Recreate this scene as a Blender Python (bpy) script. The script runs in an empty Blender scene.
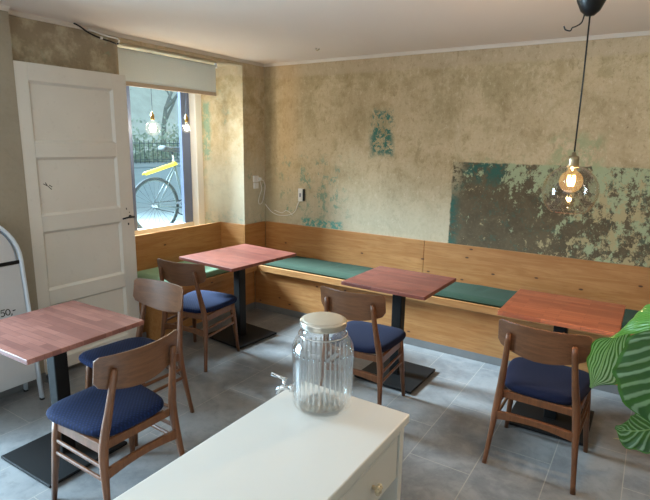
import bpy, bmesh, math, random
from mathutils import Vector, Matrix, Euler, noise as mnoise
random.seed(7)
PI = math.pi
scene = bpy.context.scene
COL = scene.collection
H = 2.516

# ------------------------------------------------------------------ helpers
def lin(c):
    c /= 255.0
    return c / 12.92 if c <= 0.04045 else ((c + 0.055) / 1.055) ** 2.4
def rgb(r, g, b):
    return (lin(r), lin(g), lin(b), 1.0)

class MB:
    def __init__(s):
        s.v = []; s.f = []; s.uv = {}
    def add(s, vs, fs):
        o = len(s.v)
        s.v += [tuple(v) for v in vs]
        s.f += [tuple(i + o for i in f) for f in fs]
        return s
    def box(s, a, b, M=None):
        x0, y0, z0 = a; x1, y1, z1 = b
        x0, x1 = min(x0, x1), max(x0, x1); y0, y1 = min(y0, y1), max(y0, y1); z0, z1 = min(z0, z1), max(z0, z1)
        vs = [Vector(p) for p in ((x0,y0,z0),(x1,y0,z0),(x1,y1,z0),(x0,y1,z0),(x0,y0,z1),(x1,y0,z1),(x1,y1,z1),(x0,y1,z1))]
        if M is not None: vs = [M @ v for v in vs]
        return s.add(vs, [(3,2,1,0),(4,5,6,7),(0,1,5,4),(1,2,6,5),(2,3,7,6),(3,0,4,7)])
    def tube(s, pts, r, n=8, closed=False, cap=True, sq=None):
        """swept tube; r is a number or one per point (or (rx, ry) pairs); sq = superellipse power"""
        pts = [Vector(p) for p in pts]; m = len(pts)
        if not isinstance(r, (list, tuple)): r = [r] * m
        t = []
        for i in range(m):
            a = pts[(i - 1) % m] if (closed or i > 0) else pts[i]
            b = pts[(i + 1) % m] if (closed or i < m - 1) else pts[i]
            t.append((b - a).normalized())
        up = Vector((0, 0, 1))
        if abs(t[0].dot(up)) > 0.8: up = Vector((0, 1, 0))
        if abs(t[0].dot(up)) > 0.8: up = Vector((1, 0, 0))
        u = (up - t[0] * up.dot(t[0])).normalized()
        vs = []
        for i in range(m):
            u = (u - t[i] * u.dot(t[i])).normalized()
            w = t[i].cross(u)
            rx, ry = r[i] if isinstance(r[i], (tuple, list)) else (r[i], r[i])
            for k in range(n):
                a = 2 * PI * (k + 0.5) / n
                c, d = math.cos(a), math.sin(a)
                if sq:
                    c = math.copysign(abs(c) ** sq, c); d = math.copysign(abs(d) ** sq, d)
                vs.append(pts[i] + u * (c * rx) + w * (d * ry))
        fs = []
        for i in range(m if closed else m - 1):
            j = (i + 1) % m
            for k in range(n):
                k2 = (k + 1) % n
                fs.append((i*n + k, i*n + k2, j*n + k2, j*n + k))
        if cap and not closed:
            fs.append(tuple(reversed(range(n)))); fs.append(tuple((m-1)*n + k for k in range(n)))
        return s.add(vs, fs)
    def lathe(s, prof, n=32, c=(0, 0, 0), M=None, closed=False):
        """prof = [(radius, z)...] about the z axis"""
        vs = []; fs = []; idx = []
        for (r, z) in prof:
            if r < 1e-6:
                idx.append([len(vs)] * n); vs.append(Vector((0, 0, z)))
            else:
                idx.append(list(range(len(vs), len(vs) + n)))
                for k in range(n):
                    a = 2 * PI * k / n
                    vs.append(Vector((r * math.cos(a), r * math.sin(a), z)))
        m = len(prof)
        for i in range(m if closed else m - 1):
            A = idx[i]; B = idx[(i + 1) % m]
            for k in range(n):
                k2 = (k + 1) % n
                q = []
                for x in (A[k], A[k2], B[k2], B[k]):
                    if x not in q: q.append(x)
                if len(q) > 2: fs.append(tuple(q))
        vs = [(M @ v if M is not None else v) + Vector(c) for v in vs]
        return s.add(vs, fs)
    def grid(s, P, nu, nv, uv=False):
        o = len(s.v)
        for i in range(nu):
            for j in range(nv):
                s.v.append(tuple(P[i][j]))
                if uv: s.uv[len(s.v) - 1] = (i / (nu - 1), j / (nv - 1))
        for i in range(nu - 1):
            for j in range(nv - 1):
                s.f.append((o + i*nv + j, o + (i+1)*nv + j, o + (i+1)*nv + j + 1, o + i*nv + j + 1))
        return s
    def build(s, name, mat, parent=None, smooth=False, bevel=0.0, seg=2, solid=0.0, sub=0, flip=True):
        me = bpy.data.meshes.new(name)
        me.from_pydata(s.v, [], s.f); me.update()
        bm = bmesh.new(); bm.from_mesh(me)
        if flip: bmesh.ops.recalc_face_normals(bm, faces=bm.faces)
        bm.to_mesh(me); bm.free()
        if s.uv:
            L = me.uv_layers.new(name='UVMap')
            for lp in me.loops: L.data[lp.index].uv = s.uv.get(lp.vertex_index, (0, 0))
        if smooth:
            for p in me.polygons: p.use_smooth = True
        if mat: me.materials.append(mat)
        o = bpy.data.objects.new(name, me); COL.objects.link(o)
        if parent: o.parent = parent
        if solid:
            md = o.modifiers.new('Solidify', 'SOLIDIFY'); md.thickness = solid; md.offset = 0
        if bevel:
            md = o.modifiers.new('Bevel', 'BEVEL'); md.width = bevel; md.segments = seg; md.limit_method = 'ANGLE'; md.angle_limit = 0.6
        if sub:
            md = o.modifiers.new('Subdivision', 'SUBSURF'); md.levels = sub; md.render_levels = sub
        return o

def tag(o, label, cat, group=None, kind=None):
    o['label'] = label; o['category'] = cat
    if group: o['group'] = group
    if kind: o['kind'] = kind
    return o
def thing(name, label, cat, loc=(0,0,0), rz=0.0, group=None):
    o = bpy.data.objects.new(name, None); COL.objects.link(o)
    o.location = loc; o.rotation_euler = (0, 0, rz); o.empty_display_size = 0.1
    return tag(o, label, cat, group)
def struct(o):
    o['kind'] = 'structure'; return o
def copy_tree(o, parent=None):
    c = o.copy(); COL.objects.link(c)
    if parent: c.parent = parent
    for ch in list(o.children): copy_tree(ch, c)
    return c
def bez(p, n=12):
    """Catmull-Rom through the points"""
    p = [Vector(x) for x in p]; out = []
    q = [p[0] * 2 - p[1]] + p + [p[-1] * 2 - p[-2]]
    for i in range(1, len(q) - 2):
        for k in range(n):
            t = k / n; a, b, c, d = q[i-1], q[i], q[i+1], q[i+2]
            out.append(0.5 * ((2*b) + (c - a)*t + (2*a - 5*b + 4*c - d)*t*t + (3*b - a - 3*c + d)*t**3))
    out.append(p[-1]); return out

# ------------------------------------------------------------------ materials
class NT:
    def schlick(s, f0=.04, k=1.0, pw=4.5):
        lw = s.n('ShaderNodeLayerWeight', {'Blend': .5}).outputs['Facing']
        return s.math('ADD', f0 * k, s.math('MULTIPLY', s.math('POWER', lw, pw), (1 - f0) * k), True)
    def __init__(s, name):
        s.m = bpy.data.materials.new(name); s.m.use_nodes = True
        s.t = s.m.node_tree; s.t.nodes.clear()
        s.out = s.t.nodes.new('ShaderNodeOutputMaterial')
    def set(s, sock, v):
        if isinstance(v, bpy.types.NodeSocket): s.t.links.new(v, sock)
        else: sock.default_value = v
    def n(s, typ, ins=None, **kw):
        nd = s.t.nodes.new(typ)
        for k, v in kw.items(): setattr(nd, k, v)
        for k, v in (ins or {}).items(): s.set(nd.inputs[k], v)
        return nd
    def math(s, op, a, b=0.0, clamp=False):
        nd = s.n('ShaderNodeMath', operation=op, use_clamp=clamp)
        s.set(nd.inputs[0], a); s.set(nd.inputs[1], b); return nd.outputs[0]
    def mix(s, f, a, b, mode='MIX'):
        nd = s.n('ShaderNodeMix', data_type='RGBA', blend_type=mode)
        s.set(nd.inputs[0], f); s.set(nd.inputs[6], a); s.set(nd.inputs[7], b); return nd.outputs[2]
    def step(s, v, a, b):
        nd = s.n('ShaderNodeMapRange', interpolation_type='SMOOTHSTEP')
        s.set(nd.inputs[0], v); nd.inputs[1].default_value = a; nd.inputs[2].default_value = b
        return nd.outputs[0]
    def noise(s, vec, scale, detail=4, rough=0.55, dist=0.0):
        return s.n('ShaderNodeTexNoise', {'Vector': vec, 'Scale': scale, 'Detail': detail, 'Roughness': rough, 'Distortion': dist}).outputs[0]
    def obj(s): return s.n('ShaderNodeTexCoord').outputs['Object']
    def pos(s): return s.n('ShaderNodeNewGeometry').outputs['Position']
    def scale(s, vec, sc, loc=(0,0,0), rot=(0,0,0)):
        nd = s.n('ShaderNodeMapping', {'Vector': vec}); nd.inputs['Scale'].default_value = sc; nd.inputs['Location'].default_value = loc; nd.inputs['Rotation'].default_value = rot
        return nd.outputs[0]
    def bump(s, h, st=0.2, d=0.01):
        return s.n('ShaderNodeBump', {'Height': h, 'Strength': st, 'Distance': d}).outputs[0]
    def pbr(s, col, rough=0.5, metal=0.0, normal=None, **ins):
        p = s.n('ShaderNodeBsdfPrincipled'); s.set(p.inputs['Base Color'], col); s.set(p.inputs['Roughness'], rough); s.set(p.inputs['Metallic'], metal)
        if normal is not None: s.set(p.inputs['Normal'], normal)
        for k, v in ins.items(): s.set(p.inputs[k.replace('_', ' ')], v)
        s.t.links.new(p.outputs[0], s.out.inputs[0]); return s.m

def simple(name, c, rough=0.5, metal=0.0, var=0.06, bump=0.0, nscale=30, spec=.5):
    t = NT(name); v = t.obj()
    f = t.noise(v, nscale, 3)
    col = t.mix(f, tuple(x * (1 - var) for x in c[:3]) + (1,), tuple(min(1, x * (1 + var)) for x in c[:3]) + (1,))
    nm = t.bump(f, bump, 0.005) if bump else None
    return t.pbr(col, rough, metal, nm, Specular_IOR_Level=spec)

def plaster(name, back):
    t = NT(name); P = t.pos()
    sx = t.n('ShaderNodeSeparateXYZ', {'Vector': P}); X, Y, Z = sx.outputs
    big = t.noise(P, 1.6, 5, 0.6); mid = t.noise(P, 6, 6, 0.65, 0.6); fine = t.noise(P, 38, 5, 0.7)
    streak = t.noise(t.scale(P, (9, 9, 1.3)), 2.0, 5, 0.6)
    c = t.mix(t.step(big, .32, .68), rgb(176, 158, 125), rgb(197, 179, 145))
    c = t.mix(t.math('MULTIPLY', t.step(mid, .45, .72), .55), c, rgb(150, 131, 92))
    c = t.mix(t.math('MULTIPLY', t.step(streak, .52, .75), .5), c, rgb(192, 178, 148))
    c = t.mix(t.math('MULTIPLY', t.step(t.noise(P, 3.1, 8, .7, 1.2), .56, .72), .5), c, rgb(134, 122, 88))
    c = t.mix(t.math('MULTIPLY', t.step(fine, .5, .75), .3), c, rgb(205, 193, 168))
    c = t.mix(t.math('MULTIPLY', t.step(fine, .5, .28), .3), c, rgb(120, 104, 74))
    def region(a, a0, a1, z0, z1, amp=.1, soft=.06):
        d = t.math('MINIMUM', t.math('MINIMUM', t.math('SUBTRACT', a, a0), t.math('SUBTRACT', a1, a)),
                   t.math('MINIMUM', t.math('SUBTRACT', Z, z0), t.math('SUBTRACT', z1, Z)))
        d = t.math('ADD', d, t.math('MULTIPLY', t.math('SUBTRACT', t.noise(P, 9, 6, .7), .5), amp))
        return t.step(d, 0, soft)
    if back is not None:
        up = t.math('MULTIPLY', t.step(Z, 1.75, 1.95), t.step(Z, 2.42, 2.34))
        c = t.mix(t.math('MULTIPLY', t.math('MULTIPLY', up, t.step(t.noise(P, 2.2, 10, .8, .2), .46, .58)), .45), c, rgb(140, 126, 86))
        bandn = t.math('ADD', Z, t.math('MULTIPLY', t.math('SUBTRACT', t.noise(P, 6, 6, .7), .5), .12))
        c = t.mix(t.math('MULTIPLY', t.step(bandn, 2.355, 2.385), .55), c, rgb(186, 168, 142))
        c = t.mix(t.math('MULTIPLY', t.step(t.noise(P, 5.2, 10, .80, .2), .56, .62), .3), c, rgb(204, 188, 158))
        c = t.mix(t.math('MULTIPLY', t.step(t.noise(t.scale(P, (1, 1, .6), (7, 3, 1)), 4.4, 10, .8, .2), .57, .62), .45), c, rgb(140, 122, 84))
        c = t.mix(t.math('MULTIPLY', t.step(t.noise(t.scale(P, (1, 1, 1), (3, 8, 5)), 12, 6, .8), .63, .67), .5), c, rgb(112, 96, 66))
    fa = t.noise(t.scale(P, (1, 1, .75), (1.3, 0, 2.2)), 8.0, 12, .80, .15); fb = t.noise(t.scale(P, (1, 1, .8), (6.1, 0, 9.4)), 9.0, 12, .82, .15)
    fl = t.noise(P, 21, 8, .74, .3); fl2 = t.noise(t.scale(P, (1, 1, 1), (4.2, 1.1, 2.7)), 14, 8, .74, .3)
    # pale lower zone of bare filler, then small worn-through traces of the old teal paint
    if back:
        fs = t.noise(t.scale(P, (1, 1, .55), (2, 5, 3)), 26, 9, .8)
        c = t.mix(t.math('MULTIPLY', t.step(fs, .555, .60), .45), c, rgb(210, 196, 168))
        c = t.mix(t.math('MULTIPLY', t.step(fs, .445, .40), .4), c, rgb(126, 108, 74))
        lowz = t.step(Z, 1.5, .95)
        c = t.mix(t.math('MULTIPLY', lowz, .5), c, rgb(190, 184, 164))
        c = t.mix(t.math('MULTIPLY', t.math('MULTIPLY', t.step(X, .12, .3), t.step(X, .55, .3)), t.math('MULTIPLY', t.step(Z, 1.1, 1.7), .35)), c, rgb(198, 164, 116))
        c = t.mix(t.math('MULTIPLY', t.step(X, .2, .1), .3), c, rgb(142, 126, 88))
        m = t.math('MULTIPLY', region(X, .12, 1.15, .86, 1.66, .25, .2), t.step(fa, .53, .565))
        c = t.mix(t.math('MULTIPLY', m, .7), c, rgb(96, 142, 124))
        m = t.math('MULTIPLY', region(X, .48, 1.02, .84, .955, .05, .03), t.step(fl, .45, .52))
        c = t.mix(m, c, rgb(92, 150, 138))
        m = t.math('MULTIPLY', region(X, 1.26, 1.56, 1.58, 2.06, .12, .08), t.step(t.math('ADD', t.math('ADD', t.math('MULTIPLY', fb, .5), t.math('MULTIPLY', fl, .5)), t.math('MULTIPLY', t.step(Z, 2.0, 1.65), .03)), .505, .535))
        c = t.mix(t.math('MULTIPLY', region(X, 1.3, 1.5, 1.58, 1.98, .08, .05), .35), c, rgb(134, 130, 96))
        c = t.mix(m, c, rgb(62, 112, 100))
        m = t.math('MULTIPLY', region(X, 1.5, 1.85, 1.58, 1.72, .1, .1), t.step(fl, .6, .65))
        c = t.mix(m, c, rgb(70, 84, 66))
        # the large square patch where old dark and green paint is left
        R = region(X, 2.105, 9, .3, 1.585, .045, .015)
        d = t.mix(t.step(mid, .35, .7), rgb(86, 76, 57), rgb(104, 92, 70))
        d = t.mix(t.math('MULTIPLY', t.step(fine, .52, .7), .45), d, rgb(130, 120, 94))
        edge = t.math('MAXIMUM', t.math('MULTIPLY', t.step(X, 2.22, 2.12), t.step(Z, 1.45, 1.2)), t.math('MULTIPLY', t.math('MULTIPLY', t.step(X, 2.62, 2.5), t.step(X, 2.17, 2.24)), t.step(Z, 1.36, 1.5)))
        d = t.mix(t.math('MULTIPLY', edge, t.step(fl2, .38, .55)), d, rgb(44, 92, 82))
        d = t.mix(t.math('MULTIPLY', t.step(fl2, .54, .62), .5), d, rgb(66, 98, 84))
        gx = t.math('MULTIPLY', t.step(X, 2.5, 3.4), .09)
        gz = t.math('MULTIPLY', t.math('SUBTRACT', Z, 1.2), .08)
        mid_top = t.math('MULTIPLY', t.math('MULTIPLY', t.step(X, 2.42, 2.56), t.step(X, 3.05, 2.9)), t.math('MULTIPLY', t.step(Z, 1.12, 1.5), .075))
        thr = t.math('ADD', t.math('ADD', t.math('ADD', fa, gx), gz), mid_top)
        d = t.mix(t.step(thr, .59, .615), d, rgb(158, 168, 134))
        thr2 = t.math('ADD', t.math('ADD', fb, t.math('MULTIPLY', gx, .9)), t.math('MULTIPLY', gz, -.3))
        d = t.mix(t.step(thr2, .60, .62), d, rgb(172, 158, 120))
        lf = t.math('MULTIPLY', t.step(X, 2.26, 2.13), t.step(Z, 1.2, 1.5))
        d = t.mix(t.math('MULTIPLY', lf, t.step(fl, .44, .52)), d, rgb(168, 158, 128))
        c = t.mix(R, c, d)
        m = t.math('MULTIPLY', region(X, 2.85, 3.3, 1.5, 1.86, .14, .1), t.step(fa, .47, .52))
        c = t.mix(t.math('MULTIPLY', m, .7), c, rgb(150, 160, 122))
        m = t.math('MULTIPLY', region(X, 2.1, 2.75, 1.55, 1.68, .1, .06), t.step(fl, .52, .6))
        c = t.mix(t.math('MULTIPLY', m, .6), c, rgb(146, 150, 112))
        # a fine line of pale filler along the square edge
    elif back is False:
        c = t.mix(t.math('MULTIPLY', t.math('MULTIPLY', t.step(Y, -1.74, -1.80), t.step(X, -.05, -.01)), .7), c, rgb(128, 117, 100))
        m = t.step(t.math('ADD', t.noise(P, 4.5, 8, .72, 1.0), t.math('MULTIPLY', t.step(X, -.45, -.6), .1)), .585, .64)
        c = t.mix(t.math('MULTIPLY', m, .5), c, rgb(124, 152, 132))
        c = t.mix(t.math('MULTIPLY', t.step(t.noise(P, 7, 7, .7), .44, .66), .5), c, rgb(204, 194, 168))
        c = t.mix(t.math('MULTIPLY', t.step(Z, 1.75, 1.2), .45), c, rgb(206, 204, 188))
        m = t.math('MULTIPLY', region(X, -.60, -.44, 1.5, 2.15, .1, .05), t.step(fb, .46, .50))
        c = t.mix(t.math('MULTIPLY', m, .7), c, rgb(110, 156, 138))
        m = t.math('MULTIPLY', region(Y, -.33, .1, 1.0, 1.75, .2, .1), t.step(fa, .575, .60))
        c = t.mix(t.math('MULTIPLY', m, .6), c, rgb(104, 142, 124))
        m = t.math('MULTIPLY', t.step(Z, 1.05, .9), t.step(fl, .5, .6))
        c = t.mix(t.math('MULTIPLY', m, .5), c, rgb(120, 150, 142))
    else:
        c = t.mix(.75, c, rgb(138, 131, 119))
    nm = t.bump(t.math('ADD', fine, t.math('MULTIPLY', mid, 1.5)), .25, .006)
    return t.pbr(c, .9, 0, nm)

def wood_mat(name, c1, c2, c3, axis='X', knots=False, rough=.45, sc=1.0, coat=0.0):
    t = NT(name); v = t.obj()
    st = {'X': (1.2, 14, 14), 'Y': (14, 1.2, 14), 'Z': (14, 14, 1.2)}[axis]
    w = t.scale(v, tuple(s_ * sc for s_ in st))
    a = t.noise(w, 1.6, 5, .6, .8); b = t.noise(w, 7, 4, .6); big = t.noise(v, 2.2, 3)
    c = t.mix(t.step(a, .35, .68), c1, c2)
    c = t.mix(t.math('MULTIPLY', t.step(b, .5, .75), .5), c, c3)
    c = t.mix(t.math('MULTIPLY', t.step(big, .5, .7), .3), c, c3)
    if knots:
        sp = t.n('ShaderNodeSeparateXYZ', {'Vector': v}).outputs
        la, lb = {'X': (sp[0], sp[2]), 'Y': (sp[1], sp[2]), 'Z': (sp[2], sp[0])}[axis]
        kv = t.n('ShaderNodeCombineXYZ', {'X': t.math('MULTIPLY', la, 3.0), 'Y': t.math('MULTIPLY', lb, 6.5), 'Z': 0.0}).outputs[0]
        vn = t.n('ShaderNodeTexVoronoi', {'Vector': kv, 'Scale': 1.0, 'Randomness': 1.0}, voronoi_dimensions='2D')
        dd = t.math('ADD', vn.outputs['Distance'], t.math('MULTIPLY', t.math('SUBTRACT', b, .5), .04))
        keep = t.math('GREATER_THAN', t.n('ShaderNodeSeparateColor', {0: vn.outputs['Color']}).outputs[0], .6)
        c = t.mix(t.math('MULTIPLY', t.math('MULTIPLY', keep, t.step(dd, .2, .05)), .4), c, rgb(158, 104, 56))
        c = t.mix(t.math('MULTIPLY', keep, t.step(dd, .062, .03)), c, rgb(82, 48, 28))
    nm = t.bump(b, .08, .003)
    return t.pbr(c, rough, 0, nm, Coat_Weight=coat, Coat_Roughness=.2)

def stave_mat(name, cols, rough=.33):
    """butcher-block top: staves run along x"""
    t = NT(name); v = t.obj()
    br = t.n('ShaderNodeTexBrick', {'Vector': v, 'Scale': 1.0, 'Mortar Size': .0011, 'Brick Width': .21, 'Row Height': .040, 'Color1': (0, 0, 0, 1), 'Color2': (1, 1, 1, 1), 'Mortar': (.3, .3, .3, 1), 'Bias': 0.0}, offset=.37, offset_frequency=2)
    g = t.n('ShaderNodeSeparateColor', {0: br.outputs[0]}).outputs[0]
    w = t.scale(v, (2, 26, 26)); a = t.noise(w, 2.5, 5, .6, .5)
    c = t.mix(g, cols[0], cols[1])
    c = t.mix(t.math('MULTIPLY', t.step(a, .42, .7), .4), c, cols[2])
    c = t.mix(t.math('MULTIPLY', br.outputs[1], .5), c, cols[3])
    r = t.math('ADD', rough, t.math('MULTIPLY', t.noise(v, 11, 3), .14))
    return t.pbr(c, r, 0, t.bump(a, .05, .002), Specular_IOR_Level=.55)

def glass_mat(name, tint=(1, 1, 1, 1), refl=1.0, refr=0.0, rough=0.02, ior=1.45, pw=4.5):
    t = NT(name)
    tr = t.n('ShaderNodeBsdfTransparent', {'Color': tint}).outputs[0]
    if refr:
        g = t.n('ShaderNodeBsdfGlass', {'Color': tint, 'Roughness': rough, 'IOR': ior}).outputs[0]
        tr = t.n('ShaderNodeMixShader', {0: refr, 1: tr, 2: g}).outputs[0]
    gl = t.n('ShaderNodeBsdfGlossy', {'Color': (1, 1, 1, 1), 'Roughness': rough}).outputs[0]
    mx = t.n('ShaderNodeMixShader', {0: t.schlick(.04, refl, pw), 1: tr, 2: gl}).outputs[0]
    t.t.links.new(mx, t.out.inputs[0]); return t.m
def emit_mat(name, col, st):
    t = NT(name); e = t.n('ShaderNodeEmission', {'Color': col, 'Strength': st}); t.t.links.new(e.outputs[0], t.out.inputs[0]); return t.m
def bulb_mat(name, col, st, tint):
    t = NT(name)
    e = t.n('ShaderNodeEmission', {'Color': col, 'Strength': st}).outputs[0]
    tr = t.n('ShaderNodeBsdfTransparent', {'Color': tint}).outputs[0]
    gl = t.n('ShaderNodeBsdfGlossy', {'Roughness': .03}).outputs[0]
    a = t.n('ShaderNodeMixShader', {0: t.schlick(.04, .6), 1: tr, 2: gl}).outputs[0]
    s_ = t.n('ShaderNodeAddShader', {0: a, 1: e}).outputs[0]
    t.t.links.new(s_, t.out.inputs[0]); return t.m

def floor_mat():
    t = NT('slate_tiles'); P = t.pos()
    s_ = t.n('ShaderNodeSeparateXYZ', {'Vector': P})
    v = t.n('ShaderNodeCombineXYZ', {'X': t.math('ADD', s_.outputs[1], 1.585 + 6.9), 'Y': t.math('ADD', s_.outputs[0], -2.635 + 3.45), 'Z': 0.0}).outputs[0]
    br = t.n('ShaderNodeTexBrick', {'Vector': v, 'Scale': 1.0, 'Mortar Size': .0028, 'Mortar Smooth': .2, 'Brick Width': .69, 'Row Height': .345, 'Color1': (0, 0, 0, 1), 'Color2': (1, 1, 1, 1), 'Mortar': (.5, .5, .5, 1)}, offset=.5, offset_frequency=2)
    g = t.n('ShaderNodeSeparateColor', {0: br.outputs[0]}).outputs[0]
    a = t.noise(P, 2.6, 6, .65, .9); b = t.noise(P, 14, 6, .7, .4); f = t.noise(P, 70, 3, .7)
    c = t.mix(t.step(a, .34, .68), rgb(102, 104, 107), rgb(132, 132, 132))
    c = t.mix(t.math('MULTIPLY', g, .35), c, rgb(112, 110, 108))
    c = t.mix(t.math('MULTIPLY', t.step(b, .46, .7), .45), c, rgb(138, 136, 133))
    c = t.mix(t.math('MULTIPLY', t.step(b, .5, .3), .4), c, rgb(86, 86, 88))
    c = t.mix(t.math('MULTIPLY', t.step(f, .5, .7), .18), c, rgb(140, 138, 134))
    c = t.mix(t.math('MULTIPLY', br.outputs[1], .7), c, rgb(158, 152, 142))
    r = t.math('ADD', .24, t.math('MULTIPLY', b, .22))
    h = t.math('SUBTRACT', t.math('MULTIPLY', b, .3), br.outputs[1])
    return t.pbr(c, r, 0, t.bump(h, .25, .004))

def fabric_mat(name, c1, c2, weave=True, sc=21):
    t = NT(name); v = t.obj()
    if weave:
        w1 = t.n('ShaderNodeTexWave', {'Vector': t.scale(v, (1, 1, 1), (0, 0, 0), (0, 0, PI/4)), 'Scale': sc, 'Distortion': .3}, wave_type='BANDS', bands_direction='X').outputs[1]
        w2 = t.n('ShaderNodeTexWave', {'Vector': t.scale(v, (1, 1, 1), (0, 0, 0), (0, 0, -PI/4)), 'Scale': sc, 'Distortion': .3}, wave_type='BANDS', bands_direction='X').outputs[1]
        h = t.math('MULTIPLY', w1, w2)
    else:
        h = t.noise(v, 220, 3)
    n = t.noise(v, 8, 4)
    c = t.mix(t.math('ADD', t.math('MULTIPLY', h, .7), t.math('MULTIPLY', n, .3)), c1, c2)
    return t.pbr(c, .85, 0, t.bump(h, .35, .002), Sheen_Weight=.02, Specular_IOR_Level=.15)

M = {}
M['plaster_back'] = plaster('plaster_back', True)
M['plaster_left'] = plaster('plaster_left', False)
M['plaster_grey'] = plaster('plaster_grey', None)
M['ceiling'] = simple('ceiling_paint', rgb(226, 212, 200), .85, var=.02, nscale=3)
M['white_trim'] = simple('white_trim', rgb(208, 198, 186), .55, var=.03)
M['floor'] = floor_mat()
M['skirting'] = simple('tile_skirting', rgb(112, 112, 112), .5, var=.2, nscale=9)
M['door'] = None
t = NT('door_paint'); v = t.obj(); a = t.noise(v, 3, 5, .6); b = t.noise(v, 24, 4, .6)
c = t.mix(a, rgb(205, 200, 190), rgb(220, 216, 206)); c = t.mix(t.math('MULTIPLY', t.step(b, .58, .72), .18), c, rgb(178, 172, 160))
M['door'] = t.pbr(c, .38, 0, t.bump(b, .08, .004))
M['white_lacquer'] = simple('white_lacquer', rgb(224, 223, 217), .32, var=.015, nscale=5)
M['white_plastic'] = simple('white_plastic', rgb(226, 224, 220), .4, var=.02)
M['black_metal'] = simple('black_metal', rgb(13, 13, 14), .55, var=.15, nscale=40, bump=.05, spec=.25)
M['black_plastic'] = simple('black_plastic', rgb(16, 16, 17), .35)
M['window_grey'] = simple('window_frame_paint', rgb(98, 112, 142), .4)
M['alu'] = simple('pale_painted_metal', rgb(206, 214, 222), .35, .0, var=.03)
M['chrome'] = simple('chrome', rgb(220, 222, 224), .12, 1.0, var=.02)
M['lid_metal'] = simple('brushed_lid', rgb(214, 208, 196), .28, .9, var=.06, nscale=60)
M['brass'] = simple('brass', rgb(190, 160, 100), .25, 1.0)
M['pale_brass'] = simple('pale_brass', rgb(214, 202, 172), .35, .4)
M['nickel'] = simple('aged_nickel', rgb(158, 146, 118), .3, .9)
M['pine'] = wood_mat('pine_boards', rgb(178, 128, 76), rgb(160, 106, 56), rgb(138, 86, 42), 'X', True, .5)
M['pine_y'] = wood_mat('pine_boards_side', rgb(180, 130, 78), rgb(164, 110, 58), rgb(142, 90, 44), 'Y', True, .5)
M['chair_wood'] = wood_mat('walnut_stained_wood', rgb(112, 70, 42), rgb(92, 56, 33), rgb(72, 42, 24), 'Z', False, .4, 1.6)
M['chair_ply'] = wood_mat('walnut_veneer', rgb(110, 72, 46), rgb(92, 58, 36), rgb(72, 44, 26), 'X', False, .38, 1.5)
M['top_red_sheen'] = stave_mat('red_stave_wood_sheen', [rgb(122, 78, 70), rgb(156, 106, 94), rgb(112, 68, 60), rgb(84, 48, 42)], .34)  # paler, pinker red: sheen from the street door painted into the colour
M['top_dark'] = stave_mat('dark_red_stave_wood', [rgb(108, 54, 44), rgb(134, 74, 60), rgb(98, 48, 40), rgb(70, 34, 28)], .36)
M['top_warm_lit'] = stave_mat('warm_lit_stave_wood', [rgb(148, 80, 54), rgb(178, 104, 72), rgb(134, 68, 44), rgb(98, 48, 32)], .34)  # stave wood with the pendant's warm light put into its colour
M['seat_blue'] = fabric_mat('blue_seat_fabric', rgb(8, 18, 42), rgb(24, 40, 80))
M['seat_dark'] = fabric_mat('navy_seat_fabric', rgb(14, 17, 38), rgb(22, 27, 52), False)
M['cushion'] = fabric_mat('green_cushion_cloth', rgb(36, 52, 40), rgb(54, 72, 56), False)
M['cushion_pale'] = fabric_mat('pale_green_cushion_cloth', rgb(98, 122, 98), rgb(124, 148, 122), False)
t = NT('blind_cloth'); v = t.obj()
c = t.mix(t.noise(v, 90, 2), rgb(222, 222, 216), rgb(232, 231, 226))
p1 = t.n('ShaderNodeBsdfDiffuse', {'Color': c}).outputs[0]; p2 = t.n('ShaderNodeBsdfTranslucent', {'Color': c}).outputs[0]
mm = t.n('ShaderNodeMixShader', {0: .5, 1: p1, 2: p2}).outputs[0]; t.t.links.new(mm, t.out.inputs[0]); M['blind'] = t.m
M['blind_bar'] = simple('blind_bar', rgb(196, 178, 156), .5)
M['pane'] = glass_mat('window_glass', (.88, .97, 1.0, 1), .6)
M['shade_glass'] = glass_mat('smoky_shade_glass', (.935, .915, .89, 1), .75, 0, .015)
M['jar_glass'] = glass_mat('jar_glass', (.995, 1.0, 1.0, 1), .45, .05, .0, 1.3, 2.0)
M['rib_glass'] = glass_mat('rib_glass', (.98, .995, 1.0, 1), .9, .75, .0, 1.42, 2.5)
M['sign_grey'] = simple('sign_panel', rgb(184, 184, 184), .45, var=.03)
M['ink'] = simple('black_ink', rgb(24, 24, 26), .7)
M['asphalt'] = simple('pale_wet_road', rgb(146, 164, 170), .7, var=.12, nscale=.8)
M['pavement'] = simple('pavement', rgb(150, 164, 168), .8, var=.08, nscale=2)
M['rubber'] = simple('tyre_rubber', rgb(50, 56, 60), .85)
M['bike_paint'] = simple('grey_frame_paint', rgb(92, 104, 106), .5, .2)
M['yellow'] = simple('yellow_plastic', rgb(236, 206, 60), .5)
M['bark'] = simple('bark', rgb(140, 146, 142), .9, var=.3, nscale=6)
M['leafy'] = simple('hazy_hedge_leaves', rgb(184, 198, 180), .8, var=.3, nscale=4)  # leaf colour lightened to carry the outdoor haze
M['leafy2'] = simple('hazy_tree_leaves', rgb(206, 214, 200), .8, var=.3, nscale=4)  # paled further, with the haze mixed into the colour
M['fence_iron'] = simple('fence_iron', rgb(84, 104, 104), .6)
M['hazy_hill'] = simple('grass_bank', rgb(206, 212, 204), .95, var=.25, nscale=1.2)  # distance haze painted into the pale ground colour
M['pot'] = simple('terracotta_pot', rgb(200, 196, 188), .6)
M['soil'] = simple('soil', rgb(52, 40, 30), .95, bump=.4)

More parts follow.
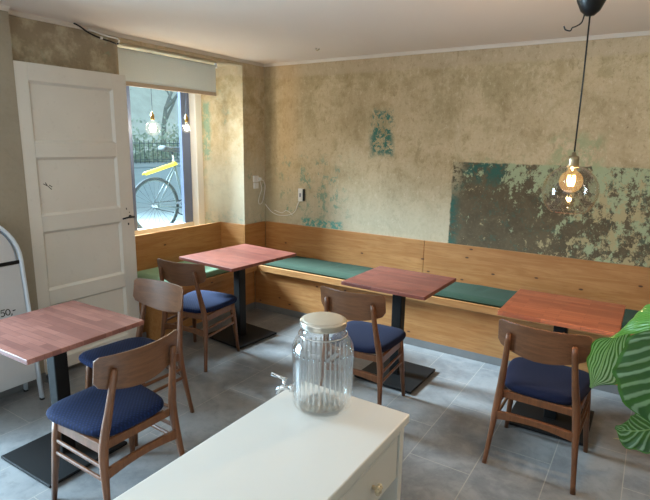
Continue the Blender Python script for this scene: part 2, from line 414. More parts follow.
# ------------------------------------------------------------------ the setting
YB, XR, YF, XG = 0.0, 5.3, -7.0, -0.72         # back wall, right wall, front wall, glass line
RV = -0.341; RL = -1.765; RT = 2.462           # window niche: right side, left side, top
DP = 0.085                                     # the pier beside the door
struct(MB().box((-.72, YF, -.12), (XR, 0, 0)).build('floor', M['floor']))
struct(MB().box((-.9, YF, H), (XR, .2, H + .15)).build('ceiling', M['ceiling']))
struct(MB().box((-.9, 0, 0), (XR, .2, H)).build('wall_back', M['plaster_back']))
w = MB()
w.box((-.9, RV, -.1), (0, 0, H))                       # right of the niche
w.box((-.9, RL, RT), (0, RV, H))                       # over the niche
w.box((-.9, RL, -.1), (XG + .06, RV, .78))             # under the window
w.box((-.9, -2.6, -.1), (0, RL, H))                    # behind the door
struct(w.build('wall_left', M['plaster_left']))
w = MB()
w.box((-.9, -3.45, 0), (DP, -2.6, H)).box((-.9, -4.75, 2.2), (DP, -3.45, H)).box((-.9, YF, 0), (DP, -4.75, H))
struct(w.build('wall_left_pier', M['plaster_grey']))
struct(MB().box((XR, YF, 0), (XR + .2, .2, H)).build('wall_right', M['plaster_grey']))
w = MB()
w.box((DP, YF - .2, 0), (1.2, YF, H)).box((1.2, YF - .2, 2.3), (4.6, YF, H)).box((1.2, YF - .2, 0), (4.6, YF, .6)).box((4.6, YF - .2, 0), (XR + .2, YF, H))
struct(w.build('wall_front', M['plaster_grey']))
# cornice
def cornice(a, b, axis):
    m = MB(); h = .026
    prof = [(0, -h), (.012, -h), (.016, -h * .6), (.024, -.006), (.028, 0), (0, 0)]
    vs = []
    for p in (a, b):
        for (o, z) in prof:
            vs.append((p[0], p[1] - o, H + z) if axis == 'x' else (p[0] + o, p[1], H + z))
    n = len(prof)
    m.add(vs, [(k, (k+1) % n, n + (k+1) % n, n + k) for k in range(n)] + [tuple(range(n)), tuple(reversed(range(n, 2*n)))])
    return m
struct(cornice((0, 0), (XR, 0), 'x').build('trim_1', M['white_trim']))
struct(cornice((0, -.0), (0, -2.6), 'y').build('trim_2', M['white_trim']))
struct(cornice((DP, -2.6), (DP, YF), 'y').build('trim_3', M['white_trim']))
# tile skirtings
struct(MB().box((.22, -.437, 0), (XR, -.425, .066)).build('baseboard_back', M['skirting'], bevel=.002))
struct(MB().box((.206, -1.64, 0), (.218, -.437, .066)).build('baseboard_left', M['skirting'], bevel=.002))
struct(MB().box((0, -2.6, 0), (.012, -1.66, .066)).box((DP, -3.45, 0), (DP + .012, -2.6, .066)).build('baseboard_door_side', M['skirting'], bevel=.002))
# window: frame, bottom rail, panes
wf = MB()
z0, z1 = .78, RT
wf.box((XG - .006, -.545, z0), (XG + .04, -.43, z1)).box((XG - .03, -1.27, z0), (XG + .04, -1.165, z1)).box((XG - .03, RL, z0), (XG + .04, RL + .06, z1)).box((XG - .03, RL, z1 - .08), (XG + .04, RV, z1))
win = struct(wf.build('window_1', M['window_grey'], bevel=.004))
MB().box((XG - .03, -.428, z0), (XG + .13, RV + .002, z1)).build('window_lining', M['white_plastic'], win, bevel=.004)
MB().box((XG - .03, RL, z0 - .0), (XG + .05, RV, z0 + .055)).build('window_sill', M['white_trim'], win, bevel=.004)
MB().box((XG - .012, -1.165, z0 + .055), (XG - .005, -.545, z1 - .08)).build('window_pane', M['pane'], win)
MB().box((XG - .004, RL + .06, z0 + .055), (XG + .004, -1.27, z1 - .08)).build('window_pane', M['pane'], win)
# street doorway (beyond the left edge of the picture)
df = MB().box((-.12, -3.51, 0), (-.04, -3.45, 2.2)).box((-.12, -4.75, 0), (-.04, -4.69, 2.2)).box((-.12, -4.69, 2.12), (-.04, -3.51, 2.2)).box((-.12, -4.69, 0), (-.04, -3.51, .1))
dr = struct(df.build('door_2', M['window_grey'], bevel=.004))
MB().box((-.085, -4.69, .1), (-.077, -3.51, 2.12)).build('door_pane', M['pane'], dr)

# the white panelled door leaf, folded back against the wall
def make_door():
    d = MB(); x0, x1 = .040, .080; xr = .062
    ys = [-2.602, -2.512, -1.888, -1.767]; zs = [.04, .13, .545, .655, 1.078, 1.190, 1.588, 1.692, 2.088, 2.203]
    d.box((x0, ys[0], zs[0]), (x1, ys[1], zs[-1])).box((x0, ys[2], zs[0]), (x1, ys[3], zs[-1]))
    for k in range(0, len(zs), 2):
        d.box((x0, ys[1], zs[k]), (x1, ys[2], zs[k+1]))
    o = struct(d.build('door_1', M['door'], bevel=.003))
    for k in range(1, len(zs) - 1, 2):
        p = MB(); a, b, c_, e = ys[1], ys[2], zs[k], zs[k+1]; i = .016
        V = [(x1 - .001, a, c_), (x1 - .001, b, c_), (x1 - .001, b, e), (x1 - .001, a, e), (xr, a + i, c_ + i), (xr, b - i, c_ + i), (xr, b - i, e - i), (xr, a + i, e - i)]
        p.add(V, [(0,1,5,4), (1,2,6,5), (2,3,7,6), (3,0,4,7), (4,5,6,7)])
        p.box((x0 + .002, a, c_), (x0 + .012, b, e))
        p.build('door_panel', M['door'], o, flip=True)
    h = MB().lathe([(0, 0), (.013, 0), (.013, .006), (.008, .008), (.008, .045), (0, .045)], 12, (x1, -1.805, 1.112), Matrix.Rotation(PI/2, 4, 'Y'))
    h.tube([(x1 + .04, -1.792, 1.112), (x1 + .042, -1.85, 1.112), (x1 + .04, -1.90, 1.106)], [(.008, .007), (.007, .006), (.006, .005)], 8)
    h.build('door_handle', M['black_metal'], o, smooth=True)
    k = MB().tube(bez([(x1 + .0005, -1.823, 1.062), (x1 + .0005, -1.823, 1.045)], 2), [.006] * 3, 8)
    k.tube([(x1 + .0003, -1.835, 1.185), (x1 + .0003, -1.833, 1.17)], .004, 6); k.tube([(x1 + .0003, -1.81, 1.15), (x1 + .0003, -1.807, 1.143)], .004, 6)
    k.build('keyhole', M['black_metal'], o)
    s_ = MB()
    for q in ([(-2.47, 1.41), (-2.44, 1.393), (-2.415, 1.368)], [(-2.455, 1.418), (-2.445, 1.40)], [(-2.43, 1.40), (-2.41, 1.385)]):
        s_.tube([(.0622, a, b) for a, b in q], .0028, 6)
    s_.build('paint_chip', M['black_metal'], o)
make_door()

# ------------------------------------------------------------------ benches (pine, L-shaped)
HS = .483; HB = .857
b = thing('corner_bench', 'L-shaped knotty pine wall bench running round the corner below the peeling wall', 'bench', (2.6, -.2, 0))
def part(mb, name, mat, parent, **kw):
    o = mb.build(name, mat, parent, **kw)
    o.matrix_parent_inverse = Matrix.Translation(parent.location).inverted() if parent.rotation_euler[2] == 0 else (Matrix.Translation(parent.location) @ Matrix.Rotation(parent.rotation_euler[2], 4, 'Z')).inverted()
    return o
part(MB().box((0.022, -.022, HS), (1.897, -.001, HB)), 'backrest_board', M['pine'], b, bevel=.003)
part(MB().box((1.900, -.022, HS), (XR, -.001, HB)), 'backrest_board', M['pine'], b, bevel=.003)
part(MB().box((.002, -.455, HS - .022), (XR, -.001, HS)), 'seat_board', M['pine'], b, bevel=.002)
part(MB().box((.285, -.47, HS - .062), (XR, -.456, HS)), 'front_rail', M['pine'], b, bevel=.003)
part(MB().box((.22, -.437, .066), (XR, -.422, HS - .022)), 'kick_board', M['pine'], b, bevel=.002)
part(MB().box((-.348, RL + .003, HS), (-.326, RV - .003, HB)), 'backrest_board', M['pine_y'], b, bevel=.003)
part(MB().box((-.326, RV - .022, HS), (.0, RV - .002, HB)), 'backrest_board', M['pine'], b, bevel=.003)
part(MB().box((.001, RV - .022, HS), (.02, -.023, HB)), 'backrest_board', M['pine_y'], b, bevel=.003)
part(MB().box((-.326, -1.62, HS - .022), (.262, -.475, HS)), 'seat_board', M['pine_y'], b, bevel=.002)
part(MB().box((.263, -1.63, HS - .062), (.278, -.475, HS)), 'front_rail', M['pine_y'], b, bevel=.003)
part(MB().box((.20, -1.62, .066), (.215, -.44, HS - .022)), 'kick_board', M['pine_y'], b, bevel=.002)
part(MB().box((-.326, -1.64, .0), (.205, -1.625, HS)), 'end_board', M['pine_y'], b, bevel=.002)

# cushions: soft slabs with rounded edges and a few creases
def cushion(name, label, x0, x1, y0, y1, z, h, mat, creases=(), along='x', piping=True):
    m = MB(); nu, nv = 60, 18
    top = []
    cx, cy = (x0 + x1) / 2, (y0 + y1) / 2
    def prof(d, r=.035): return 0 if d <= 0 else (1 - (1 - min(d / r, 1)) ** 2.2)
    P = []
    for i in range(nu):
        u = i / (nu - 1); row = []
        for j in range(nv):
            v_ = j / (nv - 1)
            uu = .5 - .5 * math.cos(PI * u) if True else u
            x = x0 + (x1 - x0) * (.6 * u + .4 * uu); y = y0 + (y1 - y0) * (.5 - .5 * math.cos(PI * v_))
            d = min(x - x0, x1 - x, y - y0, y1 - y)
            zz = z + h * (.30 + .70 * prof(d)) + .004 * mnoise.noise(Vector((x * 5, y * 7, 3)))
            for (px, py, ang, ln) in creases:
                dx, dy = x - px, y - py
                a = dx * math.cos(ang) + dy * math.sin(ang); bq = -dx * math.sin(ang) + dy * math.cos(ang)
                zz -= .012 * math.exp(-(bq / .014) ** 2) * math.exp(-(a / ln) ** 2)
            row.append((x, y, zz))
        P.append(row)
    m.grid(P, nu, nv)
    rim = [P[i][0] for i in range(nu)] + [P[-1][j] for j in range(1, nv)] + [P[i][-1] for i in range(nu - 2, -1, -1)] + [P[0][j] for j in range(nv - 2, 0, -1)]
    rb = [(a, b_, z + .001) for (a, b_, c_) in rim]
    n = len(rim); m.add(rim + rb, [(k, (k+1) % n, n + (k+1) % n, n + k) for k in range(n)] + [tuple(range(n, 2*n))])
    o = m.build(name, mat, smooth=True)
    tag(o, label, 'cushion', 'bench cushions')
    if piping:
        pm = MB(); st = [(a, b_, z + h * .30) for (a, b_, c_) in rim]
        pm.tube(st, .003, 6, closed=True); pm.build('piping', mat, o, smooth=True)
    return o
cushion('bench_cushion', 'green bench cushion by the corner, creased, left of the middle table', .29, 2.10, -.452, -.03, HS, .05, M['cushion'], [(1.02, -.2, 1.25, .12), (1.13, -.22, 1.2, .13), (1.22, -.18, 1.15, .1), (1.3, -.24, 1.1, .08)])
cushion('bench_cushion', 'green bench cushion between the middle table and the right-hand table', 2.11, 3.94, -.452, -.03, HS, .05, M['cushion'], [(2.5, -.2, 1.4, .1)])
cushion('bench_cushion', 'pale green bench cushion under the window next to the white door', -.32, .255, -1.555, -.49, HS, .05, M['cushion_pale'], [(-.05, -1.4, .2, .15), (.0, -1.3, .15, .15), (-.1, -1.2, .1, .2)])

# ------------------------------------------------------------------ tables
def make_table(label, x, y, rz, W, D, mat, bw=.46):
    r = thing('cafe_table', label, 'table', (x, y, 0), rz, 'square pedestal cafe tables')
    MB().box((-W/2, -D/2, .724), (W/2, D/2, .75)).build('table_top', mat, r, bevel=.003)
    MB().box((-.038, -.038, .022), (.038, .038, .718)).build('post', M['black_metal'], r, bevel=.006)
    MB().box((-.17, -.17, .716), (.17, .17, .724)).build('mounting_plate', M['black_metal'], r, bevel=.002)
    o = MB().box((-bw/2, -bw/2, .008), (bw/2, bw/2, .024)).build('base_plate', M['black_metal'], r, bevel=.003)
    for sx in (-1, 1):
        for sy in (-1, 1):
            MB().lathe([(0, 0), (.018, 0), (.018, .009), (0, .009)], 12, (sx * (bw/2 - .03), sy * (bw/2 - .03), 0)).build('foot_pad', M['black_plastic'], o)
    return r
make_table('red-brown table at the left edge, in front of the white door', 1.037, -3.0147, .024, .646, .640, M['top_red_sheen'])
make_table('red-brown table in the corner below the window', .6376, -1.1331, -.079, .661, .771, M['top_dark'])
make_table('red-brown table in the middle of the long bench, behind the glass jar', 2.1327, -1.0552, -.013, .640, .599, M['top_dark'])
make_table('orange-lit table at the right, under the globe lamp beside the plant', 3.2359, -1.0722, .003, .640, .599, M['top_warm_lit'])

# ------------------------------------------------------------------ chairs (local: faces +y)
def make_chair(label, seat_mat):
    r = thing('dining_chair', label, 'chair', (0, 0, 0), 0, 'dining chairs with curved wooden backs')
    # seat cushion
    def outline(t_, k):
        a = 2 * PI * t_; c, s_ = math.cos(a), math.sin(a); p = .44
        c = math.copysign(abs(c) ** p, c); s_ = math.copysign(abs(s_) ** p, s_)
        y = .048 + s_ * .222 * k; f = (s_ + 1) / 2
        x = c * (.190 + .053 * f) * k
        if s_ > .5: y += .012 * (1 - abs(c)) * k
        return x, y
    m = MB(); n = 48; rings = [(.90, .424), (.965, .428), (.992, .436), (1.0, .446), (.99, .455), (.96, .463), (.88, .470), (.6, .474), (.25, .473)]
    for k, z in rings:
        for i in range(n):
            x, y = outline(i / n, k); m.v.append((x, y, z + .006 * ((y - .03) / .22) ** 2 * (1 if y > .03 else .3) - .004 * (1 - abs(x) / .24)))
    R_ = len(rings)
    for q in range(R_ - 1):
        for i in range(n):
            j = (i + 1) % n; m.f.append((q*n + i, q*n + j, (q+1)*n + j, (q+1)*n + i))
    m.f.append(tuple(reversed(range(n)))); m.f.append(tuple((R_-1)*n + i for i in range(n)))
    m.build('seat', seat_mat, r, smooth=True)
    # legs
    for s_ in (-1, 1):
        MB().tube([(s_ * .192, .178, .424), (s_ * .200, .186, .33), (s_ * .224, .215, .0)], [(.019, .019), (.019, .019), (.0115, .0115)], 12, sq=.7).build('front_leg', M['chair_wood'], r, smooth=True)
        pts = bez([(s_ * .225, -.231, 0), (s_ * .207, -.196, .22), (s_ * .192, -.176, .40), (s_ * .172, -.205, .58), (s_ * .155, -.243, .775)], 5)
        nn = len(pts); rad = []
        for i in range(nn):
            z = pts[i].z; wv = .0125 + .0075 * math.exp(-((z - .38) / .17) ** 2) + .002 * (z > .5)
            if i == nn - 1: wv *= .8
            rad.append((wv * .95, wv))
        MB().tube(pts, rad, 12, sq=.75).build('rear_leg', M['chair_wood'], r, smooth=True)
        # seat rail and two slats on each side
        MB().box((-.011, -.172, .376), (.011, .178, .424), Matrix.Translation((s_ * .192, 0, 0))).build('seat_rail', M['chair_wood'], r, bevel=.003)
        for z in (.325, .262):
            a = Vector((s_ * (.224 - .024 * z / .4), .205 - .02 * z / .4, z)); q = Vector((s_ * .203, -.192, z - .008))
            MB().tube([a, q], [(.0095, .007), (.0095, .007)], 8, sq=.6).build('side_stretcher', M['chair_wood'], r)
    MB().box((-.19, .168, .378), (.19, .188, .424)).build('seat_rail', M['chair_wood'], r, bevel=.003)
    MB().box((-.185, -.172, .384), (.185, -.152, .424)).build('seat_rail', M['chair_wood'], r, bevel=.003)
    rr = MB(); P = []
    for i in range(13):
        u = -1 + i / 6; x = u * .198; arch = .022 * (1 - u * u)
        P.append([(x, -.180, .262 + arch - .004), (x, -.200, .262 + arch - .004), (x, -.200, .308 + arch * .35), (x, -.180, .308 + arch * .35)])
    for i in range(13): rr.v += P[i]
    for i in range(12):
        for k in range(4): rr.f.append((i*4 + k, i*4 + (k+1) % 4, (i+1)*4 + (k+1) % 4, (i+1)*4 + k))
    rr.f += [(0, 1, 2, 3), (51, 50, 49, 48)]
    rr.build('rear_rail', M['chair_wood'], r, bevel=.003)
    # curved plywood backrest
    nu, nv = 25, 9; th = .012; F = []; B_ = []
    for i in range(nu):
        u = -1 + 2 * i / (nu - 1); ru = max(0, (abs(u) - .90) / .10)
        fa, ba = [], []
        zt =   .834 - .014 * ru ** 2.2 + .003 * u * u; zb = .648 + .052 * abs(u) ** 2.0 + .02 * ru ** 2.2
        for j in range(nv):
            v_ = j / (nv - 1); z = zb + (zt - zb) * v_; x = u * .221
            y = -.236 + .048 * u * u - .16 * (z - .74)
            fa.append((x, y + th / 2, z)); ba.append((x, y - th / 2, z))
        F.append(fa); B_.append(ba)
    m = MB(); m.grid(F, nu, nv); m.grid(B_, nu, nv); o = nu * nv
    rim = [(i, 0) for i in range(nu)] + [(nu-1, j) for j in range(1, nv)] + [(i, nv-1) for i in range(nu-2, -1, -1)] + [(0, j) for j in range(nv-2, 0, -1)]
    for k in range(len(rim)):
        a, b_ = rim[k], rim[(k+1) % len(rim)]
        m.f.append((a[0]*nv + a[1], b_[0]*nv + b_[1], o + b_[0]*nv + b_[1], o + a[0]*nv + a[1]))
    m.build('backrest', M['chair_ply'], r, bevel=.003)
    return r
def place(o, x, y, rz): o.location = (x, y, 0); o.rotation_euler = (0, 0, rz)
chA = make_chair('nearest brown chair with blue patterned seat, its back to the white counter', M['seat_blue'])
place(chA, 1.573, -3.042, PI / 2)
def chair_copy(label, seat_mat, x, y, rz):
    c = copy_tree(chA); c['label'] = label; place(c, x, y, rz)
    for ch in c.children:
        if ch.name.startswith('seat') and not ch.name.startswith('seat_rail') and seat_mat is not M['seat_blue']:
            ch.data = ch.data.copy(); ch.data.materials[0] = seat_mat
    return c
chair_copy('brown chair with blue seat between the left-edge table and the window bench', M['seat_blue'], 1.067, -2.548, 3.18)
chair_copy('brown chair with blue seat at the corner table below the window', M['seat_blue'], .662, -1.643, .152)
chair_copy('brown chair with navy seat just behind the glass jar, at the middle table', M['seat_dark'], 2.114, -1.554, .075)
chair_copy('brown chair with navy seat at the right-hand table, seen from behind, beside the plant', M['seat_dark'], 3.242, -1.552, -.022)

# ------------------------------------------------------------------ white drawer counter
cn = thing('drawer_counter', 'white lacquered drawer counter in the foreground with the glass jar on it', 'counter', (2.86, -3.6, 0))
X0, X1, Y0, Y1 = 2.655, 3.072, -4.28, -3.035
part(MB().box((X0, Y0, .872), (X1, Y1, .90)), 'counter_top', M['white_lacquer'], cn, bevel=.004)
cb = MB()
cb.box((X0 + .012, Y0 + .02, .06), (X0 + .03, Y1 - .012, .872))
cb.box((X0 + .03, Y1 - .04, .0), (X1 - .012, Y1 - .012, .872)).box((X0 + .03, Y0 + .02, .0), (X1 - .012, Y0 + .048, .872))
cb.box((X0 + .03, -3.675, .0), (X1 - .012, -3.647, .872))
cb.box((X0 + .03, Y0 + .048, .845), (X1 - .014, Y1 - .04, .872)).box((X0 + .03, Y0 + .048, .06), (X1 - .014, Y1 - .04, .08)).box((X0 + .03, Y0 + .048, .675), (X1 - .03, Y1 - .04, .69))
part(cb, 'carcass', M['white_lacquer'], cn, bevel=.002)
for (ya, yb) in ((-3.642, -3.08), (-4.226, -3.68)):
    d = part(MB().box((X1 - .34, ya, .697), (X1 - .016, yb, .84)), 'drawer', M['white_lacquer'], cn, bevel=.003)
    k = MB(); yc = -3.245 if ya > -3.65 else -3.95
    k.lathe([(0, 0), (.006, 0), (.006, .014), (.012, .018), (.008, .026), (0, .028)], 12, (X1 - .016, yc, .766), Matrix.Rotation(PI/2, 4, 'Y'))
    for i in range(6):
        a = i * PI / 3
        k.lathe([(0, -.005), (.0055, -.003), (.007, 0), (.0055, .003), (0, .005)], 8, (X1 + .004, yc + .012 * math.cos(a), .766 + .012 * math.sin(a)))
    kb = k.build('knob', M['pale_brass'], d, smooth=True); kb['label'] = 'flower-shaped brass knob'

# glass drink dispenser jar
JX, JY, JZ = 2.815, -3.142, .90
jar = thing('jar', 'clear ribbed glass drink dispenser jar with metal lid on the white counter', 'jar', (JX, JY, JZ))
prof_o = [(0, .0), (.072, .0), (.086, .004), (.094, .014), (.0965, .03), (.0965, .19), (.094, .208), (.086, .224), (.076, .233), (.069, .238), (.0675, .244), (.070, .247), (.0675, .250), (.070, .254), (.0675, .257), (.0675, .264)]
prof_i = [(.0635, .264), (.0635, .244), (.067, .234), (.081, .222), (.0885, .207), (.0915, .19), (.0915, .035), (.088, .022), (.078, .014), (0, .012)]
m = MB(); n = 120; vs = []; idx = []
full = prof_o + prof_i
for q, (r0, z) in enumerate(full):
    if r0 < 1e-6: idx.append([len(m.v)] * n); m.v.append((0, 0, z)); continue
    idx.append(list(range(len(m.v), len(m.v) + n)))
    for k in range(n):
        a = 2 * PI * k / n
        rib = .0 * (1 if k % 4 < 2 else -1) if (q >= len(prof_o) and .03 < z < .2 and math.cos(a - 2.15) > -.55) else 0
        rr_ = r0 + rib
        m.v.append((rr_ * math.cos(a), rr_ * math.sin(a), z))
for i in range(len(full) - 1):
    A, B_ = idx[i], idx[i+1]
    for k in range(n):
        q = []
        for x in (A[k], A[(k+1) % n], B_[(k+1) % n], B_[k]):
            if x not in q: q.append(x)
        if len(q) > 2: m.f.append(tuple(q))
m.build('jar_body', M['jar_glass'], jar, smooth=True)
for k in range(34):
    a = 2 * PI * k / 34
    if math.cos(a - 2.15) < -.35 or True:
        MB().tube([(.0905 * math.cos(a), .0905 * math.sin(a), z) for z in (.035, .05, .18, .195)], [.0012, .0031, .0031, .0012], 8).build('glass_rib', M['rib_glass'], jar, smooth=True)
lid = MB().lathe([(0, .286), (.066, .288), (.0715, .286), (.073, .282), (.0715, .278), (.073, .274), (.0715, .270), (.0715, .266), (.069, .265), (.069, .28), (0, .282)], 48).build('lid', M['lid_metal'], jar, smooth=True)
MB().lathe([(0, .2915), (.060, .291), (.066, .2888), (.066, .2878), (0, .2878)], 40).build('lid_top', simple('pale_lid_top', rgb(204, 194, 176), .45), lid, smooth=True)
MB().lathe([(.0755, .240), (.0775, .243), (.0755, .246), (.0735, .243)], 48, closed=True).build('neck_ring', M['chrome'], jar, smooth=True)
# tap sits at the lower left of the jar, towards the window side
ta = math.radians(206)
T = Matrix.Translation((0, 0, .05)) @ Matrix.Rotation(ta, 4, 'Z')
tp = MB()
tp.tube([T @ Vector(p) for p in ((.093, 0, 0), (.105, 0, 0))], .013, 14)
tp.tube([T @ Vector(p) for p in ((.10, 0, 0), (.128, 0, .001), (.140, 0, -.006), (.146, 0, -.022))], [.007, .008, .0075, .006], 12)
tp.tube([T @ Vector(p) for p in ((.122, 0, 0), (.122, 0, .024))], .0055, 10)
tap = tp.build('tap', M['chrome'], jar, smooth=True)
MB().tube([T @ Vector(p) for p in ((.115, 0, .026), (.135, 0, .034), (.165, 0, .044))], [(.007, .004), (.006, .003), (.007, .003)], 8).build('tap_lever', M['chrome'], tap, smooth=True)

# ------------------------------------------------------------------ globe pendant lamp
LX, LY = 3.318, -2.0
lamp = thing('pendant_lamp', 'large clear glass globe pendant lamp on a black cord, right side', 'lamp', (LX, LY, H))
def ld(z): return z - H
MB().lathe([(0, ld(2.229)), (.016, ld(2.232)), (.036, ld(2.25)), (.054, ld(2.29)), (.062, ld(2.35)), (.0625, ld(2.44)), (.06, ld(2.515)), (0, ld(2.516))], 32).build('canopy', M['black_plastic'], lamp, smooth=True)
MB().tube([(0, 0, ld(2.235)), (.002, 0, ld(2.0)), (0, .001, ld(1.70))], .0033, 8).build('cord', M['black_plastic'], lamp, smooth=True)
MB().tube(bez([(-.02, .0, ld(2.24)), (-.027, 0, ld(2.21)), (-.045, -.002, ld(2.197)), (-.06, .0, ld(2.193)), (-.066, 0, ld(2.182)), (-.085, 0, ld(2.188)), (-.092, 0, ld(2.202))], 5), .0028, 6).build('loose_wire', M['black_plastic'], lamp, smooth=True)
MB().lathe([(0, ld(1.698)), (.008, ld(1.697)), (.010, ld(1.684)), (.021, ld(1.681)), (.023, ld(1.668)), (.021, ld(1.66)), (.023, ld(1.652)), (.024, ld(1.634)), (.0, ld(1.634))], 24).build('socket', M['nickel'], lamp, smooth=True)
prof = [(.026, ld(1.642)), (.045, ld(1.637)), (.070, ld(1.622)), (.094, ld(1.597)), (.108, ld(1.568)), (.1125, ld(1.540)), (.110, ld(1.510)), (.099, ld(1.480)), (.083, ld(1.457)), (.070, ld(1.446))]
po = [(r + .0, z) for r, z in prof]; pi_ = [(max(r - .0028, .02), z + (.0 if k < 6 else .0012)) for k, (r, z) in enumerate(prof)]
MB().lathe(po + list(reversed(pi_)), 56, closed=True).build('lamp_shade', M['shade_glass'], lamp, smooth=True)
bl = MB().lathe([(.012, ld(1.640)), (.014, ld(1.630)), (.020, ld(1.620)), (.035, ld(1.609)), (.044, ld(1.595)), (.0475, ld(1.577)), (.044, ld(1.558)), (.033, ld(1.541)), (.017, ld(1.531)), (0, ld(1.529))], 32).build('bulb', bulb_mat('amber_bulb_glass', rgb(255, 196, 120), .16, (.98, .92, .82, 1)), lamp, smooth=True)
fl = MB()
for i in range(6):
    a = i * PI / 3
    fl.tube([(.012 * math.cos(a), .012 * math.sin(a), ld(1.602)), (.015 * math.cos(a + .2), .015 * math.sin(a + .2), ld(1.580)), (.010 * math.cos(a + .4), .010 * math.sin(a + .4), ld(1.556))], .0022, 6)
fl.build('filament', emit_mat('filament_glow', rgb(255, 214, 150), 14.0), bl)

# window bulbs
def bulb_pendant(label, x, y, zc, R):
    r = thing('bulb_pendant', label, 'lamp', (x, y, RT), 0, 'bare bulbs hanging in the window')
    d = lambda z: z - RT
    MB().lathe([(0, d(RT) - .02), (.02, d(RT) - .018), (.022, d(RT)), (0, d(RT))], 16).build('ceiling_cap', M['black_plastic'], r)
    MB().tube([(0, 0, d(RT)), (0, 0, d(zc + R + .075))], .0025, 6).build('cord', simple('grey_cord', rgb(70, 84, 104), .6), r)
    MB().lathe([(0, d(zc + R + .085)), (.006, d(zc + R + .08)), (.008, d(zc + R + .062)), (.0165, d(zc + R + .058)), (.0175, d(zc + R + .02)), (.0165, d(zc + R + .006)), (0, d(zc + R + .006))], 18).build('socket', M['brass'], r, smooth=True)
    pr = [(.013, R + .012), (.016, R * .98)] + [(R * math.sin(a), R * math.cos(a)) for a in [PI * k / 14 for k in range(2, 14)]] + [(0, -R)]
    b_ = MB().lathe([(p, d(zc + z)) for p, z in pr], 28).build('bulb', bulb_mat('clear_bulb_glass', rgb(255, 236, 210), .10, (.97, .97, .96, 1)), r, smooth=True)
    fm = MB()
    for i in range(7):
        a = i * 2 * PI / 7; q = R * .42
        fm.tube([(q * .5 * math.cos(a), q * .5 * math.sin(a), d(zc + R * .55)), (q * math.cos(a + .3), q * math.sin(a + .3), d(zc)), (q * .5 * math.cos(a + .6), q * .5 * math.sin(a + .6), d(zc - R * .5))], .0042, 6)
    fm.build('filament', emit_mat('filament_glow_white', rgb(255, 240, 214), 20.0), b_)
bulb_pendant('larger bare bulb hanging in the window, left of the other', -.25, -1.266, 1.822, .066)
bulb_pendant('smaller bare bulb in the window, in front of the grey frame', -.25, -.868, 1.838, .046)

# roller blind
bd = thing('roller_blind', 'white roller blind pulled part way down over the window', 'blind', (-.13, -1.14, RT))
part(MB().tube([(-.13, -1.735, 2.43), (-.13, -.585, 2.43)], .011, 16), 'roller', M['alu'], bd, smooth=True)
part(MB().box((-.115, -1.715, 2.175), (-.1125, -.60, 2.432)), 'blind_fabric', M['blind'], bd)
part(MB().box((-.122, -1.718, 2.15), (-.106, -.598, 2.185)), 'bottom_bar', M['blind_bar'], bd, bevel=.004)
for y in (-1.745, -.58):
    part(MB().box((-.148, y - .004, 2.412), (-.112, y + .004, RT)), 'bracket', M['white_plastic'], bd, bevel=.002)

# ------------------------------------------------------------------ pavement sign at the left edge
sg = thing('pavement_sign', 'white metal framed pavement sign with rounded top, left edge', 'sign', (.27, -3.06, 0))
def frame_pts(xb, xt, hw=.30, zs=.95):
    P = [(-hw, 0.012), (-hw, .5)] + [(-hw * math.cos(a), zs + hw * math.sin(a)) for a in [PI * k / 20 for k in range(21)]] + [(hw, .5), (hw, .012)]
    return [(xb + (xt - xb) * z / 1.25, -3.06 + y, z) for y, z in P]
part(MB().tube(frame_pts(.33, .215), [(.012, .019)] * 25, 10, sq=.6), 'front_frame', M['alu'], sg, smooth=True)
part(MB().tube(frame_pts(.125, .195), [(.012, .015)] * 25, 10, sq=.6), 'rear_frame', M['alu'], sg, smooth=True)
def fx(z): return .33 + (.215 - .33) * z / 1.25
pm = MB(); zz = [.15, .925]
pm.add([(fx(z) + dx, -3.06 + y, z) for dx in (.006, -.006) for z in zz for y in (-.285, .285)], [(0,1,3,2), (4,6,7,5), (0,4,5,1), (2,3,7,6), (0,2,6,4), (1,5,7,3)])
pn = part(pm, 'panel', M['sign_grey'], sg, bevel=.002)
hm = MB(); hp = [(-.268, .952)] + [(-.268 * math.cos(a), .962 + .268 * math.sin(a)) for a in [PI * k / 16 for k in range(17)]] + [(.268, .952)]
n = len(hp); hm.add([(fx(z) + .006, -3.06 + y, z) for y, z in hp] + [(fx(z) - .006, -3.06 + y, z) for y, z in hp], [tuple(range(n)), tuple(reversed(range(n, 2*n)))] + [(k, (k+1) % n, n + (k+1) % n, n + k) for k in range(n)])
part(hm, 'header_panel', M['sign_grey'], sg)
part(MB().box((fx(.94) - .008, -3.35, .928), (fx(.94) + .004, -2.77, .949)), 'gap_shade_strip', M['black_metal'], sg)  # black strip added to draw the shadowed gap between the two panels
for fx_, fy_ in ((.33, -2.76), (.33, -3.36), (.125, -2.76), (.125, -3.36)):
    part(MB().lathe([(0, 0), (.016, 0), (.016, .014), (0, .014)], 10, (fx_, fy_, 0)), 'rubber_foot', M['black_plastic'], sg)
# handwritten  50,-
def stroke(mb, pts, y0, z0, s_):
    mb.tube([(fx(z0 + q * s_) + .0065, y0 + p * s_, z0 + q * s_) for p, q in pts], .0032, 6)
tx = MB(); s_ = .04; yb, zb = -2.930, .618
stroke(tx, [(.62, 1), (.1, 1), (.06, .58), (.35, .62), (.55, .42), (.5, .12), (.22, 0), (0, .1)], yb, zb, s_)
stroke(tx, [(p * .32 + 1.05, q * .46 + .48) for p, q in [(math.cos(a), math.sin(a)) for a in [2 * PI * k / 14 for k in range(15)]]], yb, zb, s_)
stroke(tx, [(1.62, .14), (1.58, -.08), (1.48, -.2)], yb, zb, s_)
stroke(tx, [(1.78, .52), (2.2, .58)], yb, zb, s_)
wr = part(tx, 'handwriting', M['ink'], sg); wr['label'] = 'handwritten price 50,- in black marker'

